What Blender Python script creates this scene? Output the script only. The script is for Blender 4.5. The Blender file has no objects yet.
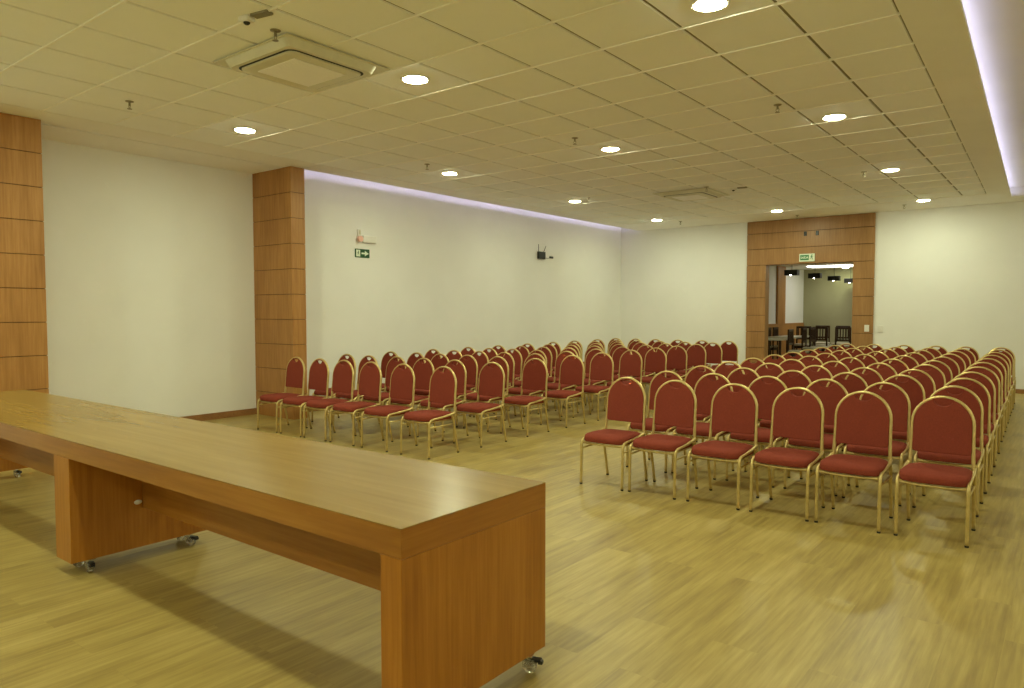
import bpy, bmesh, math, random
from mathutils import Vector, Matrix
random.seed(7)
D = bpy.data
SC = bpy.context.scene
COL = SC.collection

# ------------------------------------------------------------------ camera
CAM_H = 1.4304
CZ = CAM_H + 1.8927          # ceiling height above the floor
F_PX = 720.91
YAW, PITCH, ROLL = math.radians(37.924), math.radians(-2.5924), math.radians(.0231)
cd = D.cameras.new('camera')
cd.sensor_width = 36.0
cd.lens = 36.0 * F_PX / 1024
cd.clip_start = .02
cam = D.objects.new('camera', cd)
COL.objects.link(cam)
cam.matrix_world = (Matrix.Translation((0, 0, CAM_H)) @ Matrix.Rotation(YAW, 4, 'Z')
                    @ Matrix.Rotation(math.pi / 2 + PITCH, 4, 'X') @ Matrix.Rotation(-ROLL, 4, 'Z'))
SC.camera = cam

# ------------------------------------------------------------------ world and exposure
SC.view_settings.view_transform = 'Standard'
SC.view_settings.look = 'None'
SC.view_settings.gamma = 1
SC.view_settings.use_curve_mapping = False
SC.view_settings.exposure = 0.0
wd = D.worlds.new('world'); SC.world = wd; wd.use_nodes = True
wd.node_tree.nodes['Background'].inputs[0].default_value = (.9, .85, .6, 1)
wd.node_tree.nodes['Background'].inputs[1].default_value = 0.02
SC.cycles.max_bounces = 10
SC.cycles.diffuse_bounces = 8
SC.cycles.sample_clamp_indirect = 60
SC.cycles.use_denoising = True

LAMP_COL = (.95, 1.0, .66)
LAMP_E = 318.0
LED_COL = (.74, .70, 1.0)

# ------------------------------------------------------------------ materials
def mat(name, col=(.8, .8, .8), rough=.5, metal=0, spec=.5, emit=None, es=0, trans=0, ior=1.45):
    m = D.materials.new(name); m.use_nodes = True
    b = m.node_tree.nodes['Principled BSDF']
    b.inputs['Base Color'].default_value = (*col, 1)
    b.inputs['Roughness'].default_value = rough
    b.inputs['Metallic'].default_value = metal
    b.inputs['Specular IOR Level'].default_value = spec
    b.inputs['Transmission Weight'].default_value = trans
    b.inputs['IOR'].default_value = ior
    if emit:
        b.inputs['Emission Color'].default_value = (*emit, 1)
        b.inputs['Emission Strength'].default_value = es
    return m

def nd(m, t, **k):
    n = m.node_tree.nodes.new(t)
    for a, v in k.items(): setattr(n, a, v)
    return n

def lk(m, a, b): m.node_tree.links.new(a, b)

def noisy(name, c1, c2, scale=4, stretch=(1, 1, 1), rough=.5, bump=0, bscale=200, spec=.5, metal=0):
    """paint, cloth or metal with a soft procedural variation"""
    m = mat(name, c1, rough, metal, spec)
    b = m.node_tree.nodes['Principled BSDF']
    tc = nd(m, 'ShaderNodeTexCoord'); mp = nd(m, 'ShaderNodeMapping')
    mp.inputs['Scale'].default_value = stretch
    lk(m, tc.outputs['Object'], mp.inputs['Vector'])
    n = nd(m, 'ShaderNodeTexNoise'); n.inputs['Scale'].default_value = scale; n.inputs['Detail'].default_value = 4
    lk(m, mp.outputs[0], n.inputs['Vector'])
    r = nd(m, 'ShaderNodeValToRGB')
    r.color_ramp.elements[0].color = (*c1, 1); r.color_ramp.elements[0].position = .35
    r.color_ramp.elements[1].color = (*c2, 1); r.color_ramp.elements[1].position = .65
    lk(m, n.outputs['Fac'], r.inputs[0]); lk(m, r.outputs[0], b.inputs['Base Color'])
    if bump:
        n2 = nd(m, 'ShaderNodeTexNoise'); n2.inputs['Scale'].default_value = bscale
        lk(m, tc.outputs['Object'], n2.inputs['Vector'])
        bp = nd(m, 'ShaderNodeBump'); bp.inputs['Strength'].default_value = bump; bp.inputs['Distance'].default_value = .002
        lk(m, n2.outputs['Fac'], bp.inputs['Height']); lk(m, bp.outputs[0], b.inputs['Normal'])
    return m

def wood(name, dark, mid, light, axis, rough=.4, figure=1.0, spec=.5, fine=55):
    """laminate with the grain along one axis (0, 1, 2)"""
    m = mat(name, mid, rough, 0, spec)
    b = m.node_tree.nodes['Principled BSDF']
    tc = nd(m, 'ShaderNodeTexCoord')
    mp = nd(m, 'ShaderNodeMapping'); s = [1, 1, 1]; s[axis] = .045; mp.inputs['Scale'].default_value = s
    lk(m, tc.outputs['Object'], mp.inputs['Vector'])
    n = nd(m, 'ShaderNodeTexNoise'); n.inputs['Scale'].default_value = fine; n.inputs['Detail'].default_value = 5
    n.inputs['Roughness'].default_value = .6
    lk(m, mp.outputs[0], n.inputs['Vector'])
    mp2 = nd(m, 'ShaderNodeMapping'); s = [1, 1, 1]; s[axis] = .16; mp2.inputs['Scale'].default_value = s
    lk(m, tc.outputs['Object'], mp2.inputs['Vector'])
    n2 = nd(m, 'ShaderNodeTexNoise'); n2.inputs['Scale'].default_value = 7 * figure; n2.inputs['Detail'].default_value = 3
    n2.inputs['Distortion'].default_value = .6
    lk(m, mp2.outputs[0], n2.inputs['Vector'])
    mx = nd(m, 'ShaderNodeMath', operation='ADD')
    k1 = nd(m, 'ShaderNodeMath', operation='MULTIPLY'); k1.inputs[1].default_value = .55
    k2 = nd(m, 'ShaderNodeMath', operation='MULTIPLY'); k2.inputs[1].default_value = .45
    lk(m, n.outputs['Fac'], k1.inputs[0]); lk(m, n2.outputs['Fac'], k2.inputs[0])
    lk(m, k1.outputs[0], mx.inputs[0]); lk(m, k2.outputs[0], mx.inputs[1])
    r = nd(m, 'ShaderNodeValToRGB'); e = r.color_ramp.elements
    e[0].position = .33; e[0].color = (*dark, 1)
    e[1].position = .68; e[1].color = (*light, 1)
    x = e.new(.5); x.color = (*mid, 1)
    lk(m, mx.outputs[0], r.inputs[0]); lk(m, r.outputs[0], b.inputs['Base Color'])
    return m

def floor_material():
    m = mat('floor_planks', (.4, .3, .1), .36, 0, .45)
    b = m.node_tree.nodes['Principled BSDF']
    tc = nd(m, 'ShaderNodeTexCoord')
    rot = nd(m, 'ShaderNodeMapping'); rot.inputs['Rotation'].default_value = (0, 0, math.pi / 2)
    lk(m, tc.outputs['Object'], rot.inputs['Vector'])
    br = nd(m, 'ShaderNodeTexBrick', offset=.37, offset_frequency=2)
    br.inputs['Scale'].default_value = 1
    br.inputs['Brick Width'].default_value = 1.25
    br.inputs['Row Height'].default_value = .20
    br.inputs['Mortar Size'].default_value = .0012
    br.inputs['Bias'].default_value = 0
    br.inputs['Color1'].default_value = (0, 0, 0, 1)
    br.inputs['Color2'].default_value = (1, 1, 1, 1)
    br.inputs['Mortar'].default_value = (.3, .3, .3, 1)
    lk(m, rot.outputs[0], br.inputs['Vector'])
    # grain along Y, shifted plank by plank
    mp = nd(m, 'ShaderNodeMapping'); mp.inputs['Scale'].default_value = (1, .05, 1)
    sh = nd(m, 'ShaderNodeVectorMath', operation='MULTIPLY_ADD')
    sh.inputs[1].default_value = (3, 40, 5)
    lk(m, br.outputs['Color'], sh.inputs[0]); lk(m, tc.outputs['Object'], sh.inputs[2])
    lk(m, sh.outputs[0], mp.inputs['Vector'])
    n = nd(m, 'ShaderNodeTexNoise'); n.inputs['Scale'].default_value = 42; n.inputs['Detail'].default_value = 6
    n.inputs['Roughness'].default_value = .62
    lk(m, mp.outputs[0], n.inputs['Vector'])
    mp2 = nd(m, 'ShaderNodeMapping'); mp2.inputs['Scale'].default_value = (1, .22, 1)
    lk(m, sh.outputs[0], mp2.inputs['Vector'])
    n2 = nd(m, 'ShaderNodeTexNoise'); n2.inputs['Scale'].default_value = 6; n2.inputs['Detail'].default_value = 3
    n2.inputs['Distortion'].default_value = .5
    lk(m, mp2.outputs[0], n2.inputs['Vector'])
    def mul(a, k):
        q = nd(m, 'ShaderNodeMath', operation='MULTIPLY'); q.inputs[1].default_value = k; lk(m, a, q.inputs[0]); return q.outputs[0]
    def add(a, c):
        q = nd(m, 'ShaderNodeMath', operation='ADD'); lk(m, a, q.inputs[0]); lk(m, c, q.inputs[1]); return q.outputs[0]
    bw = nd(m, 'ShaderNodeRGBToBW'); lk(m, br.outputs['Color'], bw.inputs[0])
    v = add(add(mul(n.outputs['Fac'], .5), mul(n2.outputs['Fac'], .42)), mul(bw.outputs[0], .045))
    r = nd(m, 'ShaderNodeValToRGB'); e = r.color_ramp.elements
    e[0].position = .30; e[0].color = (.225, .155, .047, 1)
    e[1].position = .68; e[1].color = (.50, .39, .145, 1)
    x = e.new(.50); x.color = (.38, .285, .085, 1)
    lk(m, v, r.inputs[0]); lk(m, r.outputs[0], b.inputs['Base Color'])
    rr = nd(m, 'ShaderNodeMapRange'); rr.inputs['To Min'].default_value = .30; rr.inputs['To Max'].default_value = .46
    lk(m, n2.outputs['Fac'], rr.inputs['Value']); lk(m, rr.outputs[0], b.inputs['Roughness'])
    return m

M = {}
M['wall'] = noisy('wall_paint', (.80, .80, .785), (.83, .83, .815), 1.2, rough=.75, spec=.25)
M['ceil'] = noisy('ceiling_plaster', (.90, .90, .89), (.93, .93, .92), 2, rough=.85, spec=.15)
M['tile'] = noisy('ceiling_tile', (.92, .945, .96), (.945, .965, .975), 3, rough=.9, bump=.3, bscale=160, spec=.1)
M['tee'] = mat('tee_white', (.95, .94, .90), .35)
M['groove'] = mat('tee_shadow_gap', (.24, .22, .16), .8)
M['floor'] = floor_material()
M['clad'] = wood('cladding_wood', (.30, .133, .033), (.39, .185, .050), (.48, .245, .076), 2, .42, .8)
M['joint'] = mat('cladding_joint', (.10, .045, .015), .7)
M['base'] = wood('baseboard_wood', (.22, .10, .035), (.30, .145, .05), (.36, .18, .07), 0, .45)
M['tab_top'] = wood('table_laminate_top', (.24, .148, .030), (.275, .175, .039), (.315, .205, .052), 0, .27, .7, .40, 26)
M['tab_side'] = wood('table_laminate_upright', (.30, .105, .010), (.39, .15, .016), (.47, .20, .028), 2, .34, .9)
M['tab_edge'] = wood('table_laminate_edge', (.25, .094, .011), (.32, .128, .017), (.38, .17, .028), 0, .34, .9)
M['tab_end'] = wood('table_laminate_end_edge', (.28, .10, .011), (.35, .135, .017), (.42, .18, .028), 1, .34, .9)
M['gold'] = noisy('gold_tube', (.60, .47, .19), (.66, .52, .23), 30, rough=.36, metal=.7, spec=.5)
M['red'] = noisy('red_upholstery', (.21, .042, .026), (.25, .050, .031), 140, rough=.92, bump=.35, bscale=700, spec=.15)
M['rubber'] = mat('black_rubber', (.02, .018, .016), .6)
M['white_pl'] = mat('white_plastic', (.78, .77, .73), .35)
M['grey_pl'] = noisy('cream_plastic', (.66, .64, .50), (.70, .68, .53), 8, rough=.4)
M['grille'] = mat('grille_white', (.96, .95, .95), .5)
M['black'] = mat('black_plastic', (.012, .012, .012), .35)
M['dark'] = mat('dark_gap', (.03, .03, .025), .8)
M['chrome'] = mat('chrome', (.75, .73, .68), .2, 1)
M['brass'] = mat('sprinkler_metal', (.30, .27, .20), .35, .9)
M['clear'] = mat('clear_plastic', (.86, .85, .80), .12, 0, .5, trans=.85, ior=1.46)
M['lamp'] = mat('lamp_diffuser', (1, 1, 1), .5, emit=LAMP_COL, es=LAMP_E)
M['led'] = mat('led_strip', (1, 1, 1), .5, emit=LED_COL, es=6.5)
M['led_left'] = mat('led_strip_left', (1, 1, 1), .5, emit=LED_COL, es=38)
M['green'] = mat('sign_green', (.012, .075, .025), .45)
M['green2'] = mat('sign_green_bright', (.03, .20, .07), .45)
M['sign_w'] = mat('sign_white', (.72, .80, .66), .45)
M['pink'] = mat('red_lens', (.85, .50, .42), .3)
M['olive'] = noisy('olive_wall_paint', (.36, .35, .21), (.39, .38, .235), 1.5, rough=.8, spec=.2)
M['darkwood'] = noisy('dark_wood', (.035, .016, .008), (.07, .03, .014), 12, (1, 1, .1), rough=.4)
M['cream'] = noisy('cream_seat', (.50, .46, .36), (.56, .52, .42), 20, rough=.8)
M['board'] = mat('white_table_top', (.72, .70, .62), .3)
M['lamp_mid'] = mat('lamp_diffuser_dim', (1, 1, 1), .5, emit=LAMP_COL, es=110)
M['clad2'] = wood('door_surround_wood', (.26, .13, .045), (.33, .17, .06), (.40, .22, .085), 2, .42, .8)
M['lamp_far'] = mat('far_light_panel', (1, 1, 1), .5, emit=(1, .97, .86), es=5)
M['lamp_spot'] = mat('far_lamp_bulb', (1, 1, 1), .5, emit=(1, .93, .7), es=40)

# ------------------------------------------------------------------ helpers
class MB:
    """collects shapes into one mesh with material slots"""
    def __init__(s): s.bm = bmesh.new(); s.mats = []
    def mi(s, m):
        if m not in s.mats: s.mats.append(m)
        return s.mats.index(m)
    def box(s, x0, x1, y0, y1, z0, z1, m, bev=0, seg=2):
        b2 = bmesh.new()
        bmesh.ops.create_cube(b2, size=1)
        for v in b2.verts:
            v.co = Vector(((x0 + x1) / 2 + v.co.x * (x1 - x0), (y0 + y1) / 2 + v.co.y * (y1 - y0), (z0 + z1) / 2 + v.co.z * (z1 - z0)))
        if bev: bmesh.ops.bevel(b2, geom=b2.edges[:], offset=bev, segments=seg, affect='EDGES', profile=.5)
        s.merge(b2, m)
        return s
    def merge(s, b2, m, mtx=None, smooth=False):
        i = s.mi(m); mp = {}
        for v in b2.verts: mp[v] = s.bm.verts.new(mtx @ v.co if mtx else v.co)
        for f in b2.faces:
            try: nf = s.bm.faces.new([mp[v] for v in f.verts]); nf.material_index = i; nf.smooth = smooth
            except ValueError: pass
        b2.free()
    def poly(s, pts, m):
        f = s.bm.faces.new([s.bm.verts.new(p) for p in pts]); f.material_index = s.mi(m); return s
    def prism(s, pts, vec, m):
        """flat outline pushed along vec"""
        a = [s.bm.verts.new(p) for p in pts]; b = [s.bm.verts.new(Vector(p) + Vector(vec)) for p in pts]
        i = s.mi(m); n = len(pts); fs = [s.bm.faces.new(a), s.bm.faces.new(b[::-1])]
        for k in range(n): fs.append(s.bm.faces.new((a[k], b[k], b[(k + 1) % n], a[(k + 1) % n])))
        for f in fs: f.material_index = i
        return s
    def cyl(s, c, r, h, m, seg=24, axis='Z', r2=None, smooth=True):
        b2 = bmesh.new()
        bmesh.ops.create_cone(b2, cap_ends=True, segments=seg, radius1=r, radius2=r if r2 is None else r2, depth=h)
        R = {'Z': Matrix(), 'X': Matrix.Rotation(math.pi / 2, 4, 'Y'), 'Y': Matrix.Rotation(-math.pi / 2, 4, 'X')}[axis]
        s.merge(b2, m, Matrix.Translation(c) @ R)
        return s
    def lathe(s, prof, m, seg=28, at=(0, 0, 0)):
        i = s.mi(m); rings = []
        for r, z in prof:
            if r < 1e-6: rings.append([s.bm.verts.new((at[0], at[1], at[2] + z))])
            else: rings.append([s.bm.verts.new((at[0] + r * math.cos(2 * math.pi * k / seg), at[1] + r * math.sin(2 * math.pi * k / seg), at[2] + z)) for k in range(seg)])
        for a, b in zip(rings, rings[1:]):
            for k in range(seg):
                l = (k + 1) % seg
                if len(a) == 1: vs = (a[0], b[l], b[k])
                elif len(b) == 1: vs = (a[k], a[l], b[0])
                else: vs = (a[k], a[l], b[l], b[k])
                f = s.bm.faces.new(vs); f.material_index = i; f.smooth = True
        return s
    def tube(s, pts, r, m, seg=8, ry=None, closed=False, caps=True):
        """round or oval tube along a path; ry = half size along world-ish Y"""
        i = s.mi(m); pts = [Vector(p) for p in pts]; rings = []; prev = None
        for k, p in enumerate(pts):
            if k == 0: t = pts[1] - p
            elif k == len(pts) - 1: t = p - pts[-2]
            else: t = (pts[k + 1] - p).normalized() + (p - pts[k - 1]).normalized()
            t.normalize()
            if prev is None:
                up = Vector((0, 1, 0)) if abs(t.y) < .9 else Vector((1, 0, 0))
                a = (up - t * up.dot(t)).normalized()
            else: a = (prev - t * prev.dot(t)).normalized()
            prev = a; b = t.cross(a)
            rings.append([s.bm.verts.new(p + a * (ry or r) * math.cos(2 * math.pi * j / seg) + b * r * math.sin(2 * math.pi * j / seg)) for j in range(seg)])
        for a, b in zip(rings, rings[1:]):
            for j in range(seg):
                f = s.bm.faces.new((a[j], a[(j + 1) % seg], b[(j + 1) % seg], b[j])); f.material_index = i; f.smooth = True
        if caps:
            for rg in (rings[0][::-1], rings[-1]):
                f = s.bm.faces.new(rg); f.material_index = i
        return s
    def build(s, name, parent=None, loc=None, smooth=None):
        bmesh.ops.recalc_face_normals(s.bm, faces=s.bm.faces[:])
        me = D.meshes.new(name); s.bm.to_mesh(me); s.bm.free()
        for m in s.mats: me.materials.append(M[m])
        if smooth:
            for p in me.polygons: p.use_smooth = True
        o = D.objects.new(name, me); COL.objects.link(o)
        if parent: o.parent = parent
        if loc: o.location = loc
        return o

def tag(o, label=None, cat=None, group=None, kind=None):
    if label: o['label'] = label
    if cat: o['category'] = cat
    if group: o['group'] = group
    if kind: o['kind'] = kind
    return o

def empty(name, loc, rz=0):
    o = D.objects.new(name, None); COL.objects.link(o); o.location = loc; o.rotation_euler = (0, 0, rz)
    o.empty_display_size = .1
    return o

def struct(o): o['kind'] = 'structure'; return o

def copy_tree(o, parent=None):
    c = o.copy(); COL.objects.link(c)
    if parent: c.parent = parent
    for ch in list(o.children):
        copy_tree(ch, c)
    return c

# ------------------------------------------------------------------ the room shell
YF = 15.288                  # far wall
XE, XW, XP = -8.15, -8.60, -8.975   # ceiling edge on the left, left wall, back of the recess
YB, XR = -4.0, 4.2           # wall behind the camera, right wall
P1Y, P2A, P2B, PX = 2.83, 5.705, 5.92, -8.10
T = .625
GX0, GY0 = -2.126, 4.5865

struct(MB().box(XP - .3, XR + .3, YB - .3, YF + .0, -.15, 0, 'floor').build('floor'))
# left wall (behind the light slot), recess wall and front part
struct(MB().box(XW - .15, XW, P2B, YF, 0, CZ + .40, 'wall').build('wall_left'))
struct(MB().box(XP - .15, XP, P1Y - .3, P2B, 0, CZ + .2, 'wall').build('wall_recess'))
struct(MB().box(XP - .15, PX - .02, YB, P1Y - .9, 0, CZ + .2, 'wall').build('wall_front'))
struct(MB().box(XP - .3, XR + .2, YB - .15, YB, 0, CZ + .4, 'wall').build('wall_back'))
struct(MB().box(XR, XR + .15, YB, YF, 0, CZ + .4, 'wall').build('wall_right'))
# far wall with its doorway
DX0, DX1, DZ = -5.135, -3.435, 2.40
w = MB()
w.box(XW - .15, DX0 - .05, YF, YF + .18, 0, CZ + .40, 'wall')
w.box(DX1 + .05, XR + .15, YF, YF + .18, 0, CZ + .40, 'wall')
w.box(DX0 - .05, DX1 + .05, YF, YF + .18, DZ + .05, CZ + .40, 'wall')
struct(w.build('wall_far'))

# ceiling: plaster borders, tee grid and square tiles
GXA, GXB = GX0 - 9 * T, -1.0
def lip(y): return -.60 - .029 * (y - 5.2)
def gxb(y): return -.92 - .0275 * (y - 4.95)
GYA, GYB = GY0 - 13 * T, GY0 + 15 * T
c = MB()
SL = .03
def slab(x0, x1, y0, y1): c.box(x0, x1, y0, y1, CZ, CZ + SL, 'ceil')
slab(XE, GXA, P2B, YF)                     # left border with the slot beyond it
slab(PX - .15, GXA, YB, P2B)
YL = YF - .75                               # the cove stops short of the far wall
def slab_q(x0a, x1a, ya, x0b, x1b, yb): c.prism([(x0a, ya, CZ), (x1a, ya, CZ), (x1b, yb, CZ), (x0b, yb, CZ)], (0, 0, SL), 'ceil')
slab_q(gxb(GYA), lip(GYA), GYA, gxb(GYB), lip(GYB), GYB)
slab_q(GXA, lip(YB), YB, GXA, lip(GYA), GYA)
slab_q(GXA, lip(GYB), GYB, GXA, lip(YF), YF)
struct(c.build('ceiling'))
struct(MB().box(XP, PX - .17, P1Y - .95, P2B, CZ - .004, CZ + .02, 'ceil').build('ceiling_recess'))
g = MB()
g.prism([(GXA, GYA, CZ + .010), (gxb(GYA), GYA, CZ + .010), (gxb(GYB), GYB, CZ + .010), (GXA, GYB, CZ + .010)], (0, 0, .02), 'groove')
nx = 11
xs = [GXA + i * T for i in range(11)] + [None]
gap = .007
for i in range(len(xs) - 1):
    for j in range(28):
        y0 = GYA + j * T; x0 = xs[i]
        x1, x2 = (gxb(y0), gxb(y0 + T)) if xs[i + 1] is None else (xs[i + 1], xs[i + 1])
        gx = .011
        a = [(x0 + gx, y0 + gap, CZ + .010), (x1 - gx, y0 + gap, CZ + .010), (x2 - gx, y0 + T - gap, CZ + .010), (x0 + gx, y0 + T - gap, CZ + .010)]
        q = .004
        b = [(x0 + gx + q, y0 + gap + q, CZ), (x1 - gx - q, y0 + gap + q, CZ), (x2 - gx - q, y0 + T - gap - q, CZ), (x0 + gx + q, y0 + T - gap - q, CZ)]
        g.poly(b, 'tile')
        for k in range(4): g.poly([a[k], a[(k + 1) % 4], b[(k + 1) % 4], b[k]], 'tile')
for j in range(29):                        # cross tees, white and a little proud of the tiles
    y0 = GYA + j * T
    g.box(GXA, gxb(y0), y0 - .007, y0 + .007, CZ - .006, CZ + .012, 'tee')
struct(g.build('ceiling_tiles'))

# raised cove on the right with its hidden strip of light
UZ = CZ + .15
struct(MB().box(-1.25, XR, YB, YL, UZ, UZ + .03, 'wall').build('ceiling_cove'))
struct(MB().box(-1.28, -1.25, YB, YL, CZ + SL, UZ + .03, 'wall').box(-1.28, XR, YL, YL + .03, CZ + .001, UZ + .03, 'wall')
       .prism([(lip(YL + .03), YL + .03, CZ), (XR, YL + .03, CZ), (XR, YF, CZ), (lip(YF), YF, CZ)], (0, 0, SL), 'ceil').build('trim_1'))
def strip_pts(a, b, y0, y1, z): return [(lip(y0) - a, y0, z), (lip(y0) - b, y0, z), (lip(y1) - b, y1, z), (lip(y1) - a, y1, z)]
tag(MB().prism(strip_pts(.075, .045, YB + .1, YL - .05, CZ + SL + .001), (0, 0, .010), 'led').build('light_strip'),
    'cool white light strip hidden in the raised ceiling cove on the right', 'light strip')
# slot over the left wall, unseen inside made dark to cut bounced light
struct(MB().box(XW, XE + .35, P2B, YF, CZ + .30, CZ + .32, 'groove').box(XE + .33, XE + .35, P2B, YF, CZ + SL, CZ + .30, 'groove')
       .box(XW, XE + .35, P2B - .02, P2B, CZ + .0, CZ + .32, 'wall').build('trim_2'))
tag(MB().box(XE + .10, XE + .13, P2B + .1, YF - .1, CZ + SL + .001, CZ + SL + .013, 'led_left').build('light_strip'),
    'violet white light strip in the slot above the long left wall', 'light strip')

# skirting boards
struct(MB().box(XW, XW + .015, P2B, YF, 0, .07, 'base').build('baseboard_left'))
struct(MB().box(XP, XP + .015, P1Y, P2A, 0, .085, 'base').build('baseboard_recess'))
struct(MB().box(XW, -5.56, YF - .015, YF, 0, .075, 'base').box(-3.03, XR, YF - .015, YF, 0, .075, 'base').build('baseboard_far'))

# wood cladding: pillars and door surround, courses split by dark joints
def courses(mb, x0, x1, y0, y1, joints, top, jt=.007):
    zs = [0] + sorted(joints) + [top]
    mb.box(x0 + .006, x1 - .006, y0 + .006, y1 - .006, 0, top, 'joint')
    for a, b in zip(zs, zs[1:]):
        mb.box(x0, x1, y0, y1, a + (jt / 2 if a else 0), b - (jt / 2 if b < top else 0), 'clad', .0015, 1)
J = [CZ - .333 * k for k in range(1, 10)]
m = MB(); courses(m, XP, PX, P2A, P2B, J, CZ - .002)
tag(m.build('wood_pillar'), 'tall wood clad pillar beside the first chair of the left block', 'pillar')
m = MB(); courses(m, XP, PX, P1Y - .92, P1Y, J, CZ - .002)
tag(m.build('wood_pillar'), 'wide wood clad pillar at the left edge, behind the long table', 'pillar')
# door surround
SX0, SX1, SY = -5.535, -3.055, YF - .035
JD = [3.06, 2.735, 2.41]
JS = [2.41, 2.06, 1.715, 1.345, 1.0, .66, .33]
m = MB()
def clad_rect(x0, x1, z0, z1):
    m.box(x0, x1, SY, YF - .001, z0 + .0045, z1 - .0045, 'clad2', .0015, 1)
m.box(SX0 + .01, DX0 - .01, SY + .012, YF - .001, 0, CZ - .003, 'joint').box(DX1 + .01, SX1 - .01, SY + .012, YF - .001, 0, CZ - .003, 'joint')
m.box(SX0 + .01, SX1 - .01, SY + .012, YF - .001, DZ + .01, CZ - .003, 'joint')
zz = [DZ] + JD[1::-1] + [CZ - .002]
for a, b in zip(zz, zz[1:]): clad_rect(SX0, SX1, a, b)
zz = [0] + JS[::-1][:-1] + [DZ]
for a, b in zip(zz, zz[1:]):
    clad_rect(SX0, DX0, a, b); clad_rect(DX1, SX1, a, b)
struct(MB().box(DX0 - .05, DX0, YF, YF + .2, 0, DZ, 'clad2').box(DX1, DX1 + .05, YF, YF + .2, 0, DZ, 'clad2').box(DX0 - .05, DX1 + .05, YF, YF + .2, DZ, DZ + .05, 'clad2').build('trim_4'))
ds = tag(m.build('door_surround'), 'wood clad surround around the open doorway in the far wall', 'door surround')
for xx in (-4.342, -4.112):
    b2 = MB().box(xx - .028, xx + .028, SY - .01, SY, 2.955, 3.045, 'black', .008)
    tag(b2.build('wall_vent'), 'small black slot high on the door surround, %s of the two' % ('left' if xx < -4.2 else 'right'), 'vent', 'black slots above the doorway')
# switch plates
def switch(x, yf, z, w_, h_, lab):
    r = empty('light_switch', (x, yf, z))
    MB().box(-w_ / 2, w_ / 2, -.010, 0, -h_ / 2, h_ / 2, 'white_pl', .004).build('plate', r)
    MB().box(-w_ / 5, w_ / 5, -.016, -.009, -h_ / 4, h_ / 4, 'white_pl', .002).build('rocker', r)
    tag(r, lab, 'light switch')
switch(-3.165, SY, 1.10, .085, .13, 'white light switch on the wood door surround')
switch(-2.93, YF, 1.09, .10, .13, 'pale switch plate on the white wall right of the door surround')

# ------------------------------------------------------------------ ceiling fittings
def downlight():
    r = empty('ceiling_downlight', (0, 0, 0))
    MB().lathe([(.094, 0), (.118, 0), (.122, -.005), (.115, -.010), (.096, -.010), (.094, 0)], 'white_pl', 32).build('trim_ring', r)
    MB().lathe([(.092, -.009), (.090, -.0125), (.080, -.0150), (.060, -.0165), (.030, -.0175), (0, -.018)], 'lamp', 32).build('diffuser', r)
    return r
LX = (-1.815, -4.31, -6.85)
LPOS = {(0, 2): (-1.82, 4.32), (1, 2): (-4.285, 4.22), (2, 2): (-6.87, 4.29), (0, 3): (-1.895, 7.54), (2, 3): (-6.80, 7.34),
        (0, 4): (-1.99, 10.80), (2, 4): (-6.81, 10.50), (0, 5): (-2.08, 14.08), (1, 5): (-4.47, 13.86), (2, 5): (-6.87, 13.70)}
LY = (1.15, 4.28, 7.40, 10.62, 13.88)
names_x = {0: 'right', 1: 'middle', 2: 'left'}
names_y = {0: 'row nearest the camera', 1: 'second row', 2: 'third row', 3: 'fourth row', 4: 'last row by the far wall'}
proto = None
for jy, y in enumerate((-1.95,) + LY):
    for ix, x in enumerate(LX + (2.9,)):  # last column: unseen fill lamps added to light floor and walls evenly
        if jy == 4 and ix == 1: continue          # the air conditioner sits here
        o = downlight() if proto is None else copy_tree(proto)
        proto = proto or o
        o.location = (*LPOS.get((ix, jy), (x, y)), CZ if ix < 3 else UZ)
        if jy >= 2 and ix < 3:
            row = {2: 'front row', 3: 'second row', 4: 'third row', 5: 'row nearest the far wall'}[jy]
            lab = 'round white lit ceiling downlight, %s, %s column' % (row, names_x[ix])
            if jy == 2 and ix == 1: lab = 'large bright round ceiling downlight just right of the near air conditioner'
            if jy == 2 and ix == 2: lab = 'round lit ceiling downlight left of the near air conditioner, by the recess'
            if jy == 2 and ix == 0: lab = 'big round lit ceiling downlight cut by the top edge of the photo'
        else:
            where = {0: 'well behind the camera', 1: 'above the front of the long table', 2: 'right wing, front row', 3: 'right wing, second row',
                     4: 'right wing, third row', 5: 'right wing, by the far wall'}[jy]
            col_ = {0: 'right column', 1: 'middle column', 2: 'left column', 3: 'added fill, far right'}[ix]
            lab = 'round downlight outside the frame, %s, %s' % (where, col_)
        tag(o, lab, 'ceiling light', 'downlights in the tiled ceiling')

def sprinkler():
    r = empty('fire_sprinkler', (0, 0, 0))
    MB().lathe([(.0, 0), (.036, 0), (.034, -.005), (.014, -.010), (.011, -.010)], 'brass', 20).build('escutcheon', r)
    MB().cyl((0, 0, -.022), .009, .036, 'brass', 12).tube([(-.011, 0, -.036), (-.015, 0, -.050), (0, 0, -.066), (.015, 0, -.050), (.011, 0, -.036)], .003, 'brass', 6).build('body', r)
    MB().cyl((0, 0, -.068), .021, .003, 'brass', 16).build('deflector', r)
    return r
sp = [(-4.30, 2.925, 'beside the near air conditioner'), (-6.77, 3.08, 'above the left recess'), (-2.20, 6.79, 'in front of the right hand downlights'),
      (-6.62, 6.72, 'left of the third downlight on the left'), (-4.357, 6.71, 'left of the middle downlight'), (-2.306, 10.74, 'beside the third downlight on the right'),
      (-4.47, 10.56, 'by the far air conditioner'), (-2.44, 14.5, 'close to the far wall on the right'), (-6.46, 10.36, 'right of the third downlight on the left'),
      (-6.60, 14.25, 'close to the far wall on the left'), (-4.36, 14.75, 'above the door surround')]
proto = None
for x, y, t in sp:
    o = sprinkler() if proto is None else copy_tree(proto)
    proto = proto or o
    o.location = (x, y, CZ)
    tag(o, 'small metal ceiling sprinkler ' + t, 'sprinkler', 'fire sprinklers')

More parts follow.
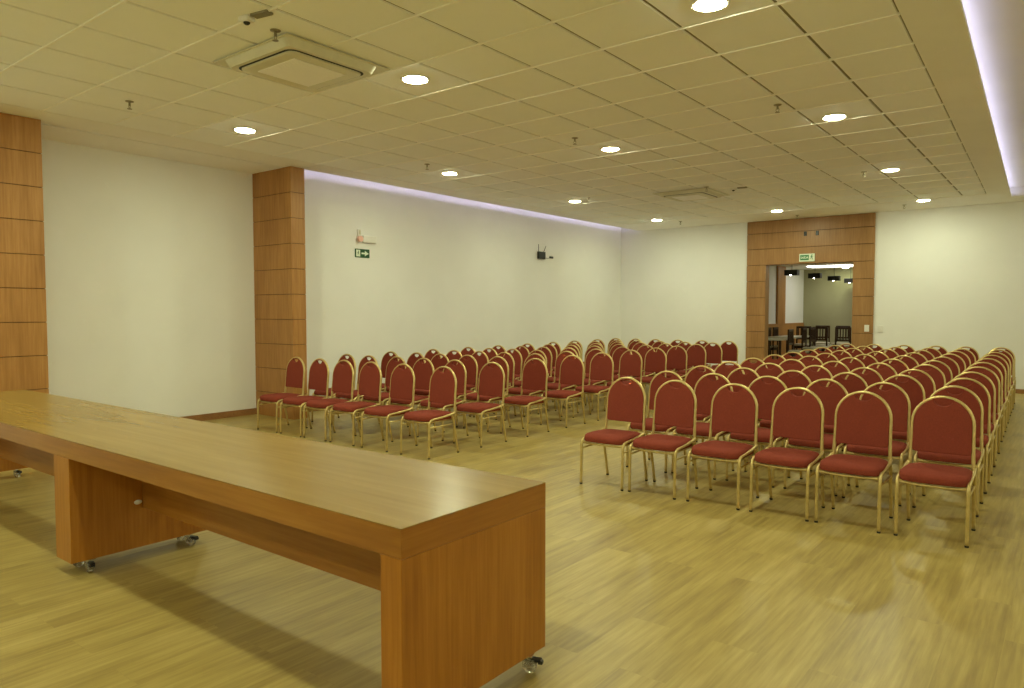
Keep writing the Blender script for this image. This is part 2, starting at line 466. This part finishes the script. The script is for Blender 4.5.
def rrect(x0, x1, y0, y1, r, z, n=6):
    out = []
    for cx, cy, a0 in ((x1 - r, y1 - r, 0), (x0 + r, y1 - r, 90), (x0 + r, y0 + r, 180), (x1 - r, y0 + r, 270)):
        for k in range(n + 1):
            a = math.radians(a0 + 90 * k / n); out.append((cx + r * math.cos(a), cy + r * math.sin(a), z))
    return out
def loft(mb, loops, m, cap0=False, cap1=True):
    i = mb.mi(m); rs = [[mb.bm.verts.new(p) for p in L] for L in loops]
    for a, b in zip(rs, rs[1:]):
        for k in range(len(a)):
            f = mb.bm.faces.new((a[k], a[(k + 1) % len(a)], b[(k + 1) % len(a)], b[k])); f.material_index = i
    if cap0: mb.bm.faces.new(rs[0]).material_index = i
    if cap1: mb.bm.faces.new(rs[-1]).material_index = i
def cassette(x, y, hang, W_, lab, pl):
    r = empty('air_conditioner', (x, y, CZ - .0085))
    h = W_ / 2
    mb = MB()
    mb.box(pl[0] - x, pl[1] - x, pl[2] - y, pl[3] - y, -.008, 0, 'grey_pl', .003, 1)
    k = h * .93
    loft(mb, [rrect(-k - .02, k + .02, -k - .02, k + .02, .06, -.008), rrect(-k, k, -k, k, .05, -hang + .015), rrect(-k + .012, k - .012, -k + .012, k - .012, .05, -hang)], 'grey_pl')
    mb.build('housing', r)
    k2 = k - .045
    mb = MB()      # dark air gap all the way round
    loft(mb, [rrect(-k2, k2, -k2, k2, .07, -hang + .002), rrect(-k2, k2, -k2, k2, .07, -hang - .002)], 'dark')
    mb.build('air_slot', r)
    k3 = k2 - .018
    mb = MB()
    loft(mb, [rrect(-k3, k3, -k3, k3, .06, -hang), rrect(-k3, k3, -k3, k3, .06, -hang - .010), rrect(-k3 + .015, k3 - .015, -k3 + .015, k3 - .015, .05, -hang - .014)], 'grey_pl')
    mb.build('face_panel', r)
    k4 = k3 * .70
    mb = MB().box(-k4, k4, -k4, k4, -hang - .016, -hang - .012, 'grille')
    for q in range(26):
        yy = -k4 + (q + .5) * 2 * k4 / 26
        mb.box(-k4, k4, yy - .006, yy + .006, -hang - .019, -hang - .015, 'grille')
    mb.build('intake_grille', r)
    tag(r, lab, 'air conditioner', 'ceiling cassette air conditioners')
    return r
cassette(-4.68, 3.41, .060, .84, 'large square ceiling air conditioner near the camera, grille facing down', (-5.19, -4.25, 2.98, 3.92))
cassette(-4.93, 11.02, .04, .82, 'far square ceiling air conditioner seen almost edge on, towards the doorway', (-5.38, -4.46, 10.56, 11.48))

def sensor(x, y, rz, lab):
    r = empty('motion_sensor', (x, y, CZ), rz)
    MB().box(-.045, .045, -.035, .035, -.035, 0, 'white_pl', .012).build('housing', r)
    MB().lathe([(0, -.052), (.012, -.050), (.020, -.043), (.022, -.034)], 'black', 16).build('lens', r)
    MB().box(.06, .20, -.03, .03, -.014, 0, 'groove').build('mounting_plate', r)
    tag(r, lab, 'sensor')
sensor(-4.25, 2.68, 0.2, 'white ceiling sensor with a dark lens at the top left')
sensor(-4.18, 10.9, 0.2, 'small pale ceiling sensor right of the far air conditioner')

# ------------------------------------------------------------------ things on the left wall
def figure(mb, m, mtx, s=1.0):
    """running person pictogram in the local x-z plane, facing -y"""
    def P(pts):
        mb.prism([mtx @ Vector((x * s, 0, z * s)) for x, z in pts], mtx.to_3x3() @ Vector((0, -.0015, 0)), m)
    P([(.006 * math.cos(a) + .004, .034 + .006 * math.sin(a)) for a in [k * math.pi / 5 for k in range(10)]])
    P([(-.006, .026), (.006, .027), (.004, .004), (-.006, .002)])
    P([(.004, .024), (.016, .014), (.014, .010), (.004, .017)])
    P([(-.004, .024), (-.015, .016), (-.013, .010), (-.004, .018)])
    P([(.004, .006), (.013, -.006), (.010, -.022), (.006, -.022), (.007, -.007), (-.001, .002)])
    P([(-.006, .006), (-.002, .002), (-.009, -.011), (-.018, -.015), (-.019, -.010), (-.012, -.007)])
# emergency exit sign: white figure in a pale door, arrow to the right
def wy(px, py, X=XW):
    """floor-to-wall helper: where a line of sight of the photo meets the left wall"""
    cy, sy = math.cos(-YAW), math.sin(-YAW); cp, sp_ = math.cos(PITCH), math.sin(PITCH)
    f = Vector((sy * cp, cy * cp, sp_)); r = Vector((cy, -sy, 0)); u = r.cross(f)
    d = f + r * ((px - 512) / F_PX) - u * ((py - 344) / F_PX)
    return d * (X / d.x) + Vector((0, 0, CAM_H))
a = wy(354.7, 248.3); b = wy(369.2, 258.3)
es = empty('exit_sign', (XW, (a.y + b.y) / 2, (a.z + b.z) / 2), math.pi / 2)
w2, h2 = (b.y - a.y) / 2, .065
MB().box(-w2, w2, -.012, 0, -h2, h2, 'green', .003, 1).build('board', es)
mb = MB().box(-w2 + .018, -w2 + .095, -.0145, -.012, -h2 + .014, h2 - .014, 'sign_w')
figure(mb, 'green', Matrix.Translation((-w2 + .057, -.0145, -.006)), 1.05)
mb.build('figure_panel', es)
MB().prism([(x, -.0125, z) for x, z in [(-.02, .012), (.045, .012), (.045, .040), (w2 - .018, 0), (.045, -.040), (.045, -.012), (-.02, -.012)]], (0, -.002, 0), 'sign_w').build('arrow', es)
tag(es, 'dark green exit sign with a white right arrow on the long left wall', 'exit sign')
# emergency lamp above the sign
c0 = wy(362, 239)
el = empty('emergency_light', (XW, c0.y, c0.z), math.pi / 2)
MB().box(-.01, .26, -.045, 0, -.055, .055, 'white_pl', .012).build('battery_box', el)
MB().cyl((-.075, -.050, -.005), .045, .04, 'pink', 24, 'Y').build('lamp_head', el)
MB().box(-.10, -.05, -.04, 0, .03, .14, 'white_pl', .006).box(-.085, -.065, -.05, -.035, .06, .13, 'grey_pl', .003).build('bracket', el)
tag(el, 'white emergency light unit with a reddish lamp head above the exit sign', 'emergency light')
# black box with two aerials
c0 = wy(540.5, 255.5)
rt = empty('wifi_router', (XW, c0.y, c0.z), math.pi / 2)
MB().box(-.115, .115, -.05, 0, -.075, .075, 'black', .008).build('housing', rt)
MB().tube([(-.09, -.02, .07), (-.10, -.025, .22)], .006, 'black', 6).build('aerial', rt)
MB().tube([(.08, -.02, .07), (.16, -.025, .20)], .006, 'black', 6).build('aerial', rt)
tag(rt, 'small black wall box with two thin aerials on the left wall', 'router')
c0 = wy(550.8, 257.5)
cb = MB().box(-.06, .06, -.03, 0, -.022, .022, 'black', .01).tube([(-.06, -.01, -.008), (-.12, -.012, -.03), (-.19, -.012, -.02)], .004, 'black', 6)
o = cb.build('wall_socket', loc=(XW, c0.y, c0.z)); o.rotation_euler = (0, 0, math.pi / 2)
tag(o, 'small black wall outlet with a short lead, right of the black wall box', 'socket')

# exit sign over the doorway
sx = empty('exit_sign', (-4.30, SY - .0, 2.515))
MB().box(-.15, .15, -.02, 0, -.078, .078, 'sign_w', .003, 1).build('board', sx)
MB().box(-.132, .038, -.022, -.02, -.050, .055, 'green2').build('green_panel', sx)
mb = MB(); figure(mb, 'green2', Matrix.Translation((.092, -.0215, -.006)), 1.7); mb.build('running_figure', sx)
fc = D.curves.new('t', 'FONT'); fc.body = 'SAÍDA'; fc.size = .062; fc.align_x = 'CENTER'; fc.align_y = 'CENTER'; fc.extrude = .001; fc.offset = .0012
fo = D.objects.new('t', fc); COL.objects.link(fo)
bpy.context.view_layer.update()
me = D.meshes.new_from_object(fo.evaluated_get(bpy.context.evaluated_depsgraph_get()))
D.objects.remove(fo)
me.materials.clear(); me.materials.append(M['sign_w'])
lt = D.objects.new('lettering', me); COL.objects.link(lt); lt.parent = sx
lt.location = (-.047, -.024, 0); lt.rotation_euler = (math.pi / 2, 0, 0); lt.scale = (.86, 1, 1)
lt['label'] = 'white word SAÍDA'
tag(sx, 'green and white SAÍDA exit sign above the far doorway', 'exit sign')

# ------------------------------------------------------------------ the long table
TZ, TY0, TY1, TX1, TX0, TA = .745, 1.555, 2.345, -1.655, -7.24, .10
tb = empty('long_table', ((TX0 + TX1) / 2, (TY0 + TY1) / 2, 0))
ox, oy = tb.location.x, tb.location.y
def tbox(name, x0, x1, y0, y1, z0, z1, m, bev=.0015, parent=tb):
    return MB().box(x0 - ox, x1 - ox, y0 - oy, y1 - oy, z0, z1, m, bev, 2).build(name, parent)
mb = MB()      # top board with thick edges
mb.box(TX0 - ox, TX1 - ox, TY0 - oy, TY1 - oy, TZ - .003, TZ, 'tab_top', .001)
top = mb.build('tabletop', tb)
ap = MB()
x0, x1, y0, y1 = TX0 - ox, TX1 - ox, TY0 - oy, TY1 - oy
ap.box(x0 + .0006, x1 - .0006, y0 + .0006, y1 - .0006, TZ - TA, TZ - .0031, 'tab_edge', .001, 1)
ap.mi('tab_end')
for f in ap.bm.faces:
    f.normal_update()
    if abs(f.normal.x) > .9: f.material_index = 1
ap.build('edge_band', tb)
LEG_Z = .073
LEGS = [(TX1 - .10, TX1), (-4.415, -4.215), (TX0, TX0 + .10)]
for a, b in LEGS:
    lg = tbox('leg', a + .0006, b - .0006, TY0 + .0006, TY1 - .0006, LEG_Z, TZ - TA - .0008, 'tab_side')
for a, b in ((-4.215, TX1 - .10), (TX0 + .10, -4.415)):
    tbox('modesty_panel', a, b, 1.935, 1.96, .30, TZ - TA, 'tab_edge')
knob = MB().lathe([(0, 0), (.012, 0), (.014, .006), (.020, .010), (.022, .018), (.016, .024), (0, .025)], 'white_pl', 16)
ko = knob.build('plastic_cap', tb); ko.location = (-4.2155 - ox, 1.905 - oy, .340); ko.rotation_euler = (0, math.pi / 2, 0); ko.scale = (.6, 1.0, .9)
ko['label'] = 'white plastic cap inside the middle leg'
def caster(x, y, rz):
    r = D.objects.new('caster', None); COL.objects.link(r); r.parent = tb; r.location = (x - ox, y - oy, 0); r.rotation_euler = (0, 0, rz)
    MB().box(-.026, .026, -.026, .026, LEG_Z - .005, LEG_Z + .0, 'chrome').cyl((0, 0, LEG_Z - .012), .016, .016, 'chrome', 16).build('top_plate', r)
    MB().box(-.018, -.014, -.016, .032, .024, LEG_Z - .016, 'clear', .001, 1).box(.014, .018, -.016, .032, .024, LEG_Z - .016, 'clear', .001, 1).box(-.018, .018, -.016, .018, LEG_Z - .022, LEG_Z - .015, 'clear', .001, 1).build('fork', r)
    MB().cyl((0, .012, .026), .026, .024, 'clear', 28, 'X').cyl((0, .012, .026), .010, .030, 'chrome', 14, 'X').build('wheel', r)
    MB().box(-.014, .014, .012, .058, LEG_Z - .026, LEG_Z - .014, 'black', .003).box(-.012, .012, .045, .064, LEG_Z - .034, LEG_Z - .020, 'black', .003).build('brake_tab', r)
    return r
for x, y, rz in [(-1.676, 2.25, -1.2), (-1.70, 1.66, -.6), (-4.24, 1.655, -1.7), (-4.37, 1.64, .3), (-4.24, 2.225, -1.3), (-4.37, 2.23, .4),
                 (TX0 + .06, 2.24, -1.4), (TX0 + .05, 1.66, .4)]:
    caster(x, y, rz)
tag(tb, 'long wooden table on clear casters across the foreground', 'table')

# ------------------------------------------------------------------ banquet chairs
# local frame: origin on the floor at the seat centre, the sitter faces -Y; front feet y = -.21, rear feet y = +.21
def smooth_path(pts, n=5):
    """Catmull-Rom through the points"""
    P = [Vector(p) for p in pts]; out = []
    for i in range(len(P) - 1):
        p0 = P[max(i - 1, 0)]; p1 = P[i]; p2 = P[i + 1]; p3 = P[min(i + 2, len(P) - 1)]
        for k in range(n):
            t = k / n
            out.append(.5 * ((2 * p1) + (-p0 + p2) * t + (2 * p0 - 5 * p1 + 4 * p2 - p3) * t * t + (-p0 + 3 * p1 - 3 * p2 + p3) * t ** 3))
    out.append(P[-1]); return out

def back_y(z):          # the back leans away a little as it rises
    return .165 + (z - .40) * .105

def make_seat():
    # crowned cushion with rounded corners: rings of a superellipse
    bm = bmesh.new(); seg = 36
    prof = [(.90, .358), (.965, .362), (.99, .375), (1.0, .395), (.995, .418), (.965, .440), (.90, .455), (.78, .465), (.6, .472), (.35, .476)]
    rings = []
    for k, z in prof:
        ring = []
        for j in range(seg):
            a = 2 * math.pi * j / seg
            ca, sa = math.cos(a), math.sin(a); e = 2 / 4.6
            x = .200 * math.copysign(abs(ca) ** e, ca); y = .212 * math.copysign(abs(sa) ** e, sa)
            x *= 1 - .07 * (y + .2) / .4                 # narrower to the rear
            ins = 1 - k if k > .7 else 1 - k
            xx = x * (1 - ins * .42) if k > .7 else x * k
            yy = y * (1 - ins * .42) if k > .7 else y * k
            if k <= .9: xx, yy = x * (k + (1 - k) * .35 if k > .7 else k), y * (k + (1 - k) * .35 if k > .7 else k)
            zz = z - (.012 if yy < -.15 and z > .43 else 0) * min(1, (-.15 - yy) / .05)
            ring.append(bm.verts.new((xx, yy - .015, zz)))
        rings.append(ring)
    for a, b in zip(rings, rings[1:]):
        for j in range(seg): bm.faces.new((a[j], a[(j + 1) % seg], b[(j + 1) % seg], b[j]))
    c = bm.verts.new((0, -.015, .478))
    for v in bm.verts: v.co.z = .358 + (v.co.z - .358) * .60 - max(0, v.co.y) * .03
    for j in range(seg): bm.faces.new((rings[-1][j], rings[-1][(j + 1) % seg], c))
    bm.faces.new(rings[0][::-1])
    mb = MB(); mb.merge(bm, 'red', None, True); return mb

HW = .176               # half distance between the back tube centres
def arch_pts():
    pts = []
    zc = .873 - .013 - HW
    pts += [(-HW - .010, .345), (-HW - .006, .42), (-HW - .003, .50), (-HW, .60)]
    for k in range(0, 17):
        a = math.pi - math.pi * k / 16
        pts.append((HW * math.cos(a), zc + HW * math.sin(a)))
    pts += [(HW, .60), (HW + .003, .50), (HW + .006, .42), (HW + .010, .345)]
    return pts

def make_backrest():
    # outline with a smile-shaped hand slot under the arch, pushed to a padded board
    cu = D.curves.new('b', 'CURVE'); cu.dimensions = '2D'; cu.fill_mode = 'BOTH'
    rr = HW - .006; zc = .873 - .013 - HW
    out = [(-rr + .006, .497), (-rr + .001, .505), (-rr, .52), (-rr, .60)]
    out += [(rr * math.cos(math.pi - math.pi * k / 18), zc + rr * math.sin(math.pi - math.pi * k / 18)) for k in range(19)]
    out += [(rr, .60), (rr, .52), (rr - .001, .505), (rr - .006, .497), (rr - .02, .492), (-rr + .02, .492)]
    hole = []
    for k in range(9):
        x = -.055 + .11 * k / 8
        hole.append((x, .850 - 2.6 * x * x))
    for k in range(1, 8):
        a = math.pi * k / 8
        hole.append((.055 * math.cos(a), .842 - .042 * math.sin(a)))
    for pl in (out, hole):
        s = cu.splines.new('POLY'); s.points.add(len(pl) - 1)
        for p, q in zip(s.points, pl): p.co = (q[0], q[1], 0, 1)
        s.use_cyclic_u = True
    cu.extrude = .009; cu.bevel_depth = .006; cu.bevel_resolution = 2; cu.offset = -.006
    co = D.objects.new('b', cu); COL.objects.link(co); bpy.context.view_layer.update()
    me = D.meshes.new_from_object(co.evaluated_get(bpy.context.evaluated_depsgraph_get()))
    D.objects.remove(co)
    bm = bmesh.new(); bm.from_mesh(me)
    bmesh.ops.remove_doubles(bm, verts=bm.verts, dist=.0002)
    for v in bm.verts:
        x, z, t = v.co.x, v.co.y, v.co.z
        v.co = Vector((x, back_y(z) + t * 1.1, z))
    mb = MB(); mb.merge(bm, 'red', None, False); return mb

def make_chair():
    r = empty('banquet_chair', (0, 0, 0))
    make_seat().build('seat', r)
    make_backrest().build('backrest', r)
    ar = [(x, back_y(z), z) for x, z in arch_pts()]
    MB().tube(ar, .0115, 'gold', 10, ry=.0125).build('back_frame', r)
    # rail ring under the cushion
    ring = [(-.188, -.198, .347), (-.06, -.204, .343), (.06, -.204, .343), (.188, -.198, .347)]
    sf = MB().tube(ring, .009, 'gold', 8)
    sf.tube([(-.185, .15, .349), (.185, .15, .349)], .009, 'gold', 8)
    for s in (-1, 1): sf.tube([(s * .172, -.198, .350), (s * .170, .15, .350)], .009, 'gold', 8)
    sf.build('seat_frame', r)
    for s in (-1, 1):
        # front leg: up from the foot, bends back at the seat corner, runs along the side to the back tube
        p = [(s * .193, -.215, .010), (s * .193, -.212, .20), (s * .193, -.208, .315), (s * .193, -.196, .356), (s * .194, -.160, .376), (s * .193, -.05, .384), (s * .193, .08, .398), (s * .190, .160, .412)]
        lg = MB().tube(smooth_path(p), .0112, 'gold', 10).build('leg', r)
        MB().cyl((s * .193, -.215, .006), .0116, .012, 'rubber', 12).build('rubber_foot', lg)
        # rear leg: leaves the side rail and kicks back to the floor
        p = [(s * .193, .110, .392), (s * .193, .135, .345), (s * .190, .165, .22), (s * .188, .210, .010)]
        lg = MB().tube(smooth_path(p), .0112, 'gold', 10).build('leg', r)
        MB().cyl((s * .188, .210, .006), .0116, .012, 'rubber', 12).build('rubber_foot', lg)
        MB().tube([(s * .193, -.209, .300), (s * .192, .143, .306)], .0075, 'gold', 8).build('stretcher', r)
    return r

chair = make_chair()
ORD = ['front', 'second', 'third', 'fourth', 'fifth', 'sixth', 'seventh', 'eighth', 'ninth', 'tenth', 'back']
RX = [-3.000, -2.555, -2.066, -1.592, -1.150, -.668]
LXc = [-7.600, -7.135, -6.685, -6.215, -5.695, -5.098]
COLS_R = ['at the aisle', 'second from the aisle', 'third from the aisle', 'third from the right end', 'second from the right end', 'at the right end']
COLS_L = ['at the wall end', 'second from the wall end', 'third from the wall end', 'third from the aisle', 'second from the aisle', 'at the aisle']
first = True
rnd = random.Random(3)
for blk, xs_, cols in (('right', RX, COLS_R), ('left', LXc, COLS_L)):
    for rI in range(11):
        for cI, x in enumerate(xs_):
            o = chair if first else copy_tree(chair)
            first = False
            if blk == 'right':
                y = 5.245 + .806 * rI + (.012 * cI if rI < 3 else 0)
                x += (-.011 - .002 * cI) * rI
            else:
                y = 5.180 + .790 * rI
                x += .016 + .030 * math.sin(math.pi * rI / 10) - (.006 * rI if cI == 5 else 0)
            jx = 0 if rI == 0 else rnd.uniform(-.004, .004); jy = 0 if rI == 0 else rnd.uniform(-.03, .03)
            o.location = (x + jx, y + jy, 0)
            o.rotation_euler = (0, 0, 0 if rI == 0 else rnd.uniform(-.012, .012))
            tag(o, 'red and gold banquet chair, %s block, %s row, %s' % (blk, ORD[rI], cols[cI]), 'chair', 'banquet chairs of the %s block' % blk)

# ------------------------------------------------------------------ the room beyond the doorway
NB, NX, NZ = 24.5, -7.0, 2.78
Y2 = YF + .18
struct(MB().box(NX - .2, -1.0, YF, NB + .2, -.15, 0, 'floor').build('floor_beyond'))
struct(MB().box(NX - .15, NX, Y2, NB, 0, NZ, 'wall').build('wall_beyond_left'))
struct(MB().box(NX - .15, -1.0, NB, NB + .15, 0, NZ, 'olive').build('wall_beyond_back'))
struct(MB().box(-1.15, -1.0, Y2, NB, 0, NZ, 'olive').build('wall_beyond_right'))
struct(MB().box(NX - .15, -1.0, Y2, NB, NZ, NZ + .05, 'ceil').build('ceiling_beyond'))
struct(MB().box(NX, NX + .03, Y2, NB, 0, 1.06, 'clad').box(NX, NX + .06, 21.75, 22.45, 1.06, NZ, 'clad').build('trim_3'))
tag(MB().box(-6.35, -1.3, 22.5, 23.1, NZ - .03, NZ, 'lamp_far', .004, 1).build('ceiling_lamp'),
    'bright white light trough on the ceiling beyond the doorway', 'light')
for i, (y, t) in enumerate([(18.25, 'nearest'), (20.25, 'second'), (22.2, 'third'), (24.1, 'farthest')]):
    r = empty('spotlight', (-5.5, y, 2.31))
    MB().box(-.155, .155, -.10, .10, 0, .135, 'black', .008).build('housing', r)
    MB().tube([(0, 0, .135), (0, 0, NZ - 2.31)], .006, 'black', 6).build('hanging_rod', r)
    MB().lathe([(0, -.016), (.016, -.012), (.022, 0)], 'lamp_spot', 14, (0, -.085, .006)).build('bulb', r)
    tag(r, 'black box spotlight hanging beyond the doorway, %s of the four' % t, 'spotlight', 'black spotlights in the next room')
for x, y in ((-4.0, 17.4), (-3.0, 20.5), (-5.6, 23.9)):  # first two are unseen lamps added to light the next room
    r = empty('ceiling_downlight', (x, y, NZ))
    MB().lathe([(.094, 0), (.118, 0), (.122, -.005), (.115, -.010), (.096, -.010), (.094, 0)], 'white_pl', 24).build('trim_ring', r)
    MB().lathe([(.094, -.002), (.094, -.010), (.060, -.020), (0, -.022)], 'lamp_mid', 24).build('diffuser', r)
    tag(r, {-4.0: 'unseen added downlight just behind the doorway wall', -3.0: 'unseen added downlight in the next room, off to the right', -5.6: 'round lit downlight in the next room near its back wall'}[x], 'ceiling light')

def far_chair(x, y, rz, lab):
    r = empty('dining_chair', (x, y, 0), rz)
    MB().box(-.21, .21, -.21, .21, .42, .48, 'cream', .02).build('seat', r)
    mb = MB().box(-.20, .20, .18, .205, .93, .99, 'darkwood', .006).box(-.20, .20, .18, .205, .60, .65, 'darkwood', .006)
    for k in range(5): mb.box(-.15 + k * .075 - .014, -.15 + k * .075 + .014, .184, .200, .64, .94, 'darkwood')
    mb.build('backrest', r)
    for sx_ in (-1, 1):
        MB().box(sx_ * .19 - .018, sx_ * .19 + .018, -.20, -.165, 0, .43, 'darkwood', .004).build('leg', r)
        MB().box(sx_ * .19 - .018, sx_ * .19 + .018, .175, .21, 0, .985, 'darkwood', .004).build('leg', r)
    MB().box(-.19, .19, -.195, -.175, .35, .42, 'darkwood').box(-.19, .19, .18, .20, .35, .42, 'darkwood').box(-.20, -.18, -.19, .19, .35, .42, 'darkwood').box(.18, .20, -.19, .19, .35, .42, 'darkwood').build('apron', r)
    tag(r, lab, 'chair', 'dark dining chairs beyond the doorway')
fc_ = [(-6.10, 23.3, 0.1, 'against the back wall, leftmost'), (-5.55, 23.3, -.1, 'against the back wall, second from the left'), (-5.02, 23.3, .1, 'against the back wall, at the right'),
       (-5.62, 21.6, 3.0, 'in front of the back row, left'), (-5.05, 21.6, 3.2, 'in front of the back row, middle'), (-4.45, 21.5, 1.6, 'turned sideways at the right'),
       (-6.25, 21.85, .1, 'at the far end of the white table'), (-6.74, 20.35, -1.57, 'by the wainscot, farther one'), (-6.74, 19.75, -1.57, 'by the wainscot, nearer one'),
       (-5.44, 20.6, 1.5, 'open side of the table, farther one'), (-5.44, 19.85, 1.6, 'open side of the table, nearer one'),
       (-6.62, 18.0, -1.5, 'by the wainscot near the doorway'), (-5.28, 18.15, 1.6, 'nearest one on the aisle'), (-6.0, 17.25, 3.1, 'nearest the doorway')]
for x, y, rz, t in fc_: far_chair(x, y, rz, 'dark dining chair in the next room, ' + t)
def far_table(x, y, rz, L, W_, lab):
    r = empty('dining_table', (x, y, 0), rz)
    MB().box(-L / 2, L / 2, -W_ / 2, W_ / 2, .72, .75, 'board', .006).build('tabletop', r)
    for sx_ in (-1, 1):
        for sy_ in (-1, 1):
            MB().box(sx_ * (L / 2 - .06) - .025, sx_ * (L / 2 - .06) + .025, sy_ * (W_ / 2 - .06) - .025, sy_ * (W_ / 2 - .06) + .025, 0, .72, 'darkwood').build('leg', r)
    tag(r, lab, 'table')
far_table(-6.09, 20.15, math.pi / 2, 1.7, .75, 'white topped table beyond the doorway, beside the wood wainscot')
far_table(-5.95, 18.1, 0, .8, .75, 'small white topped table just inside the next room')
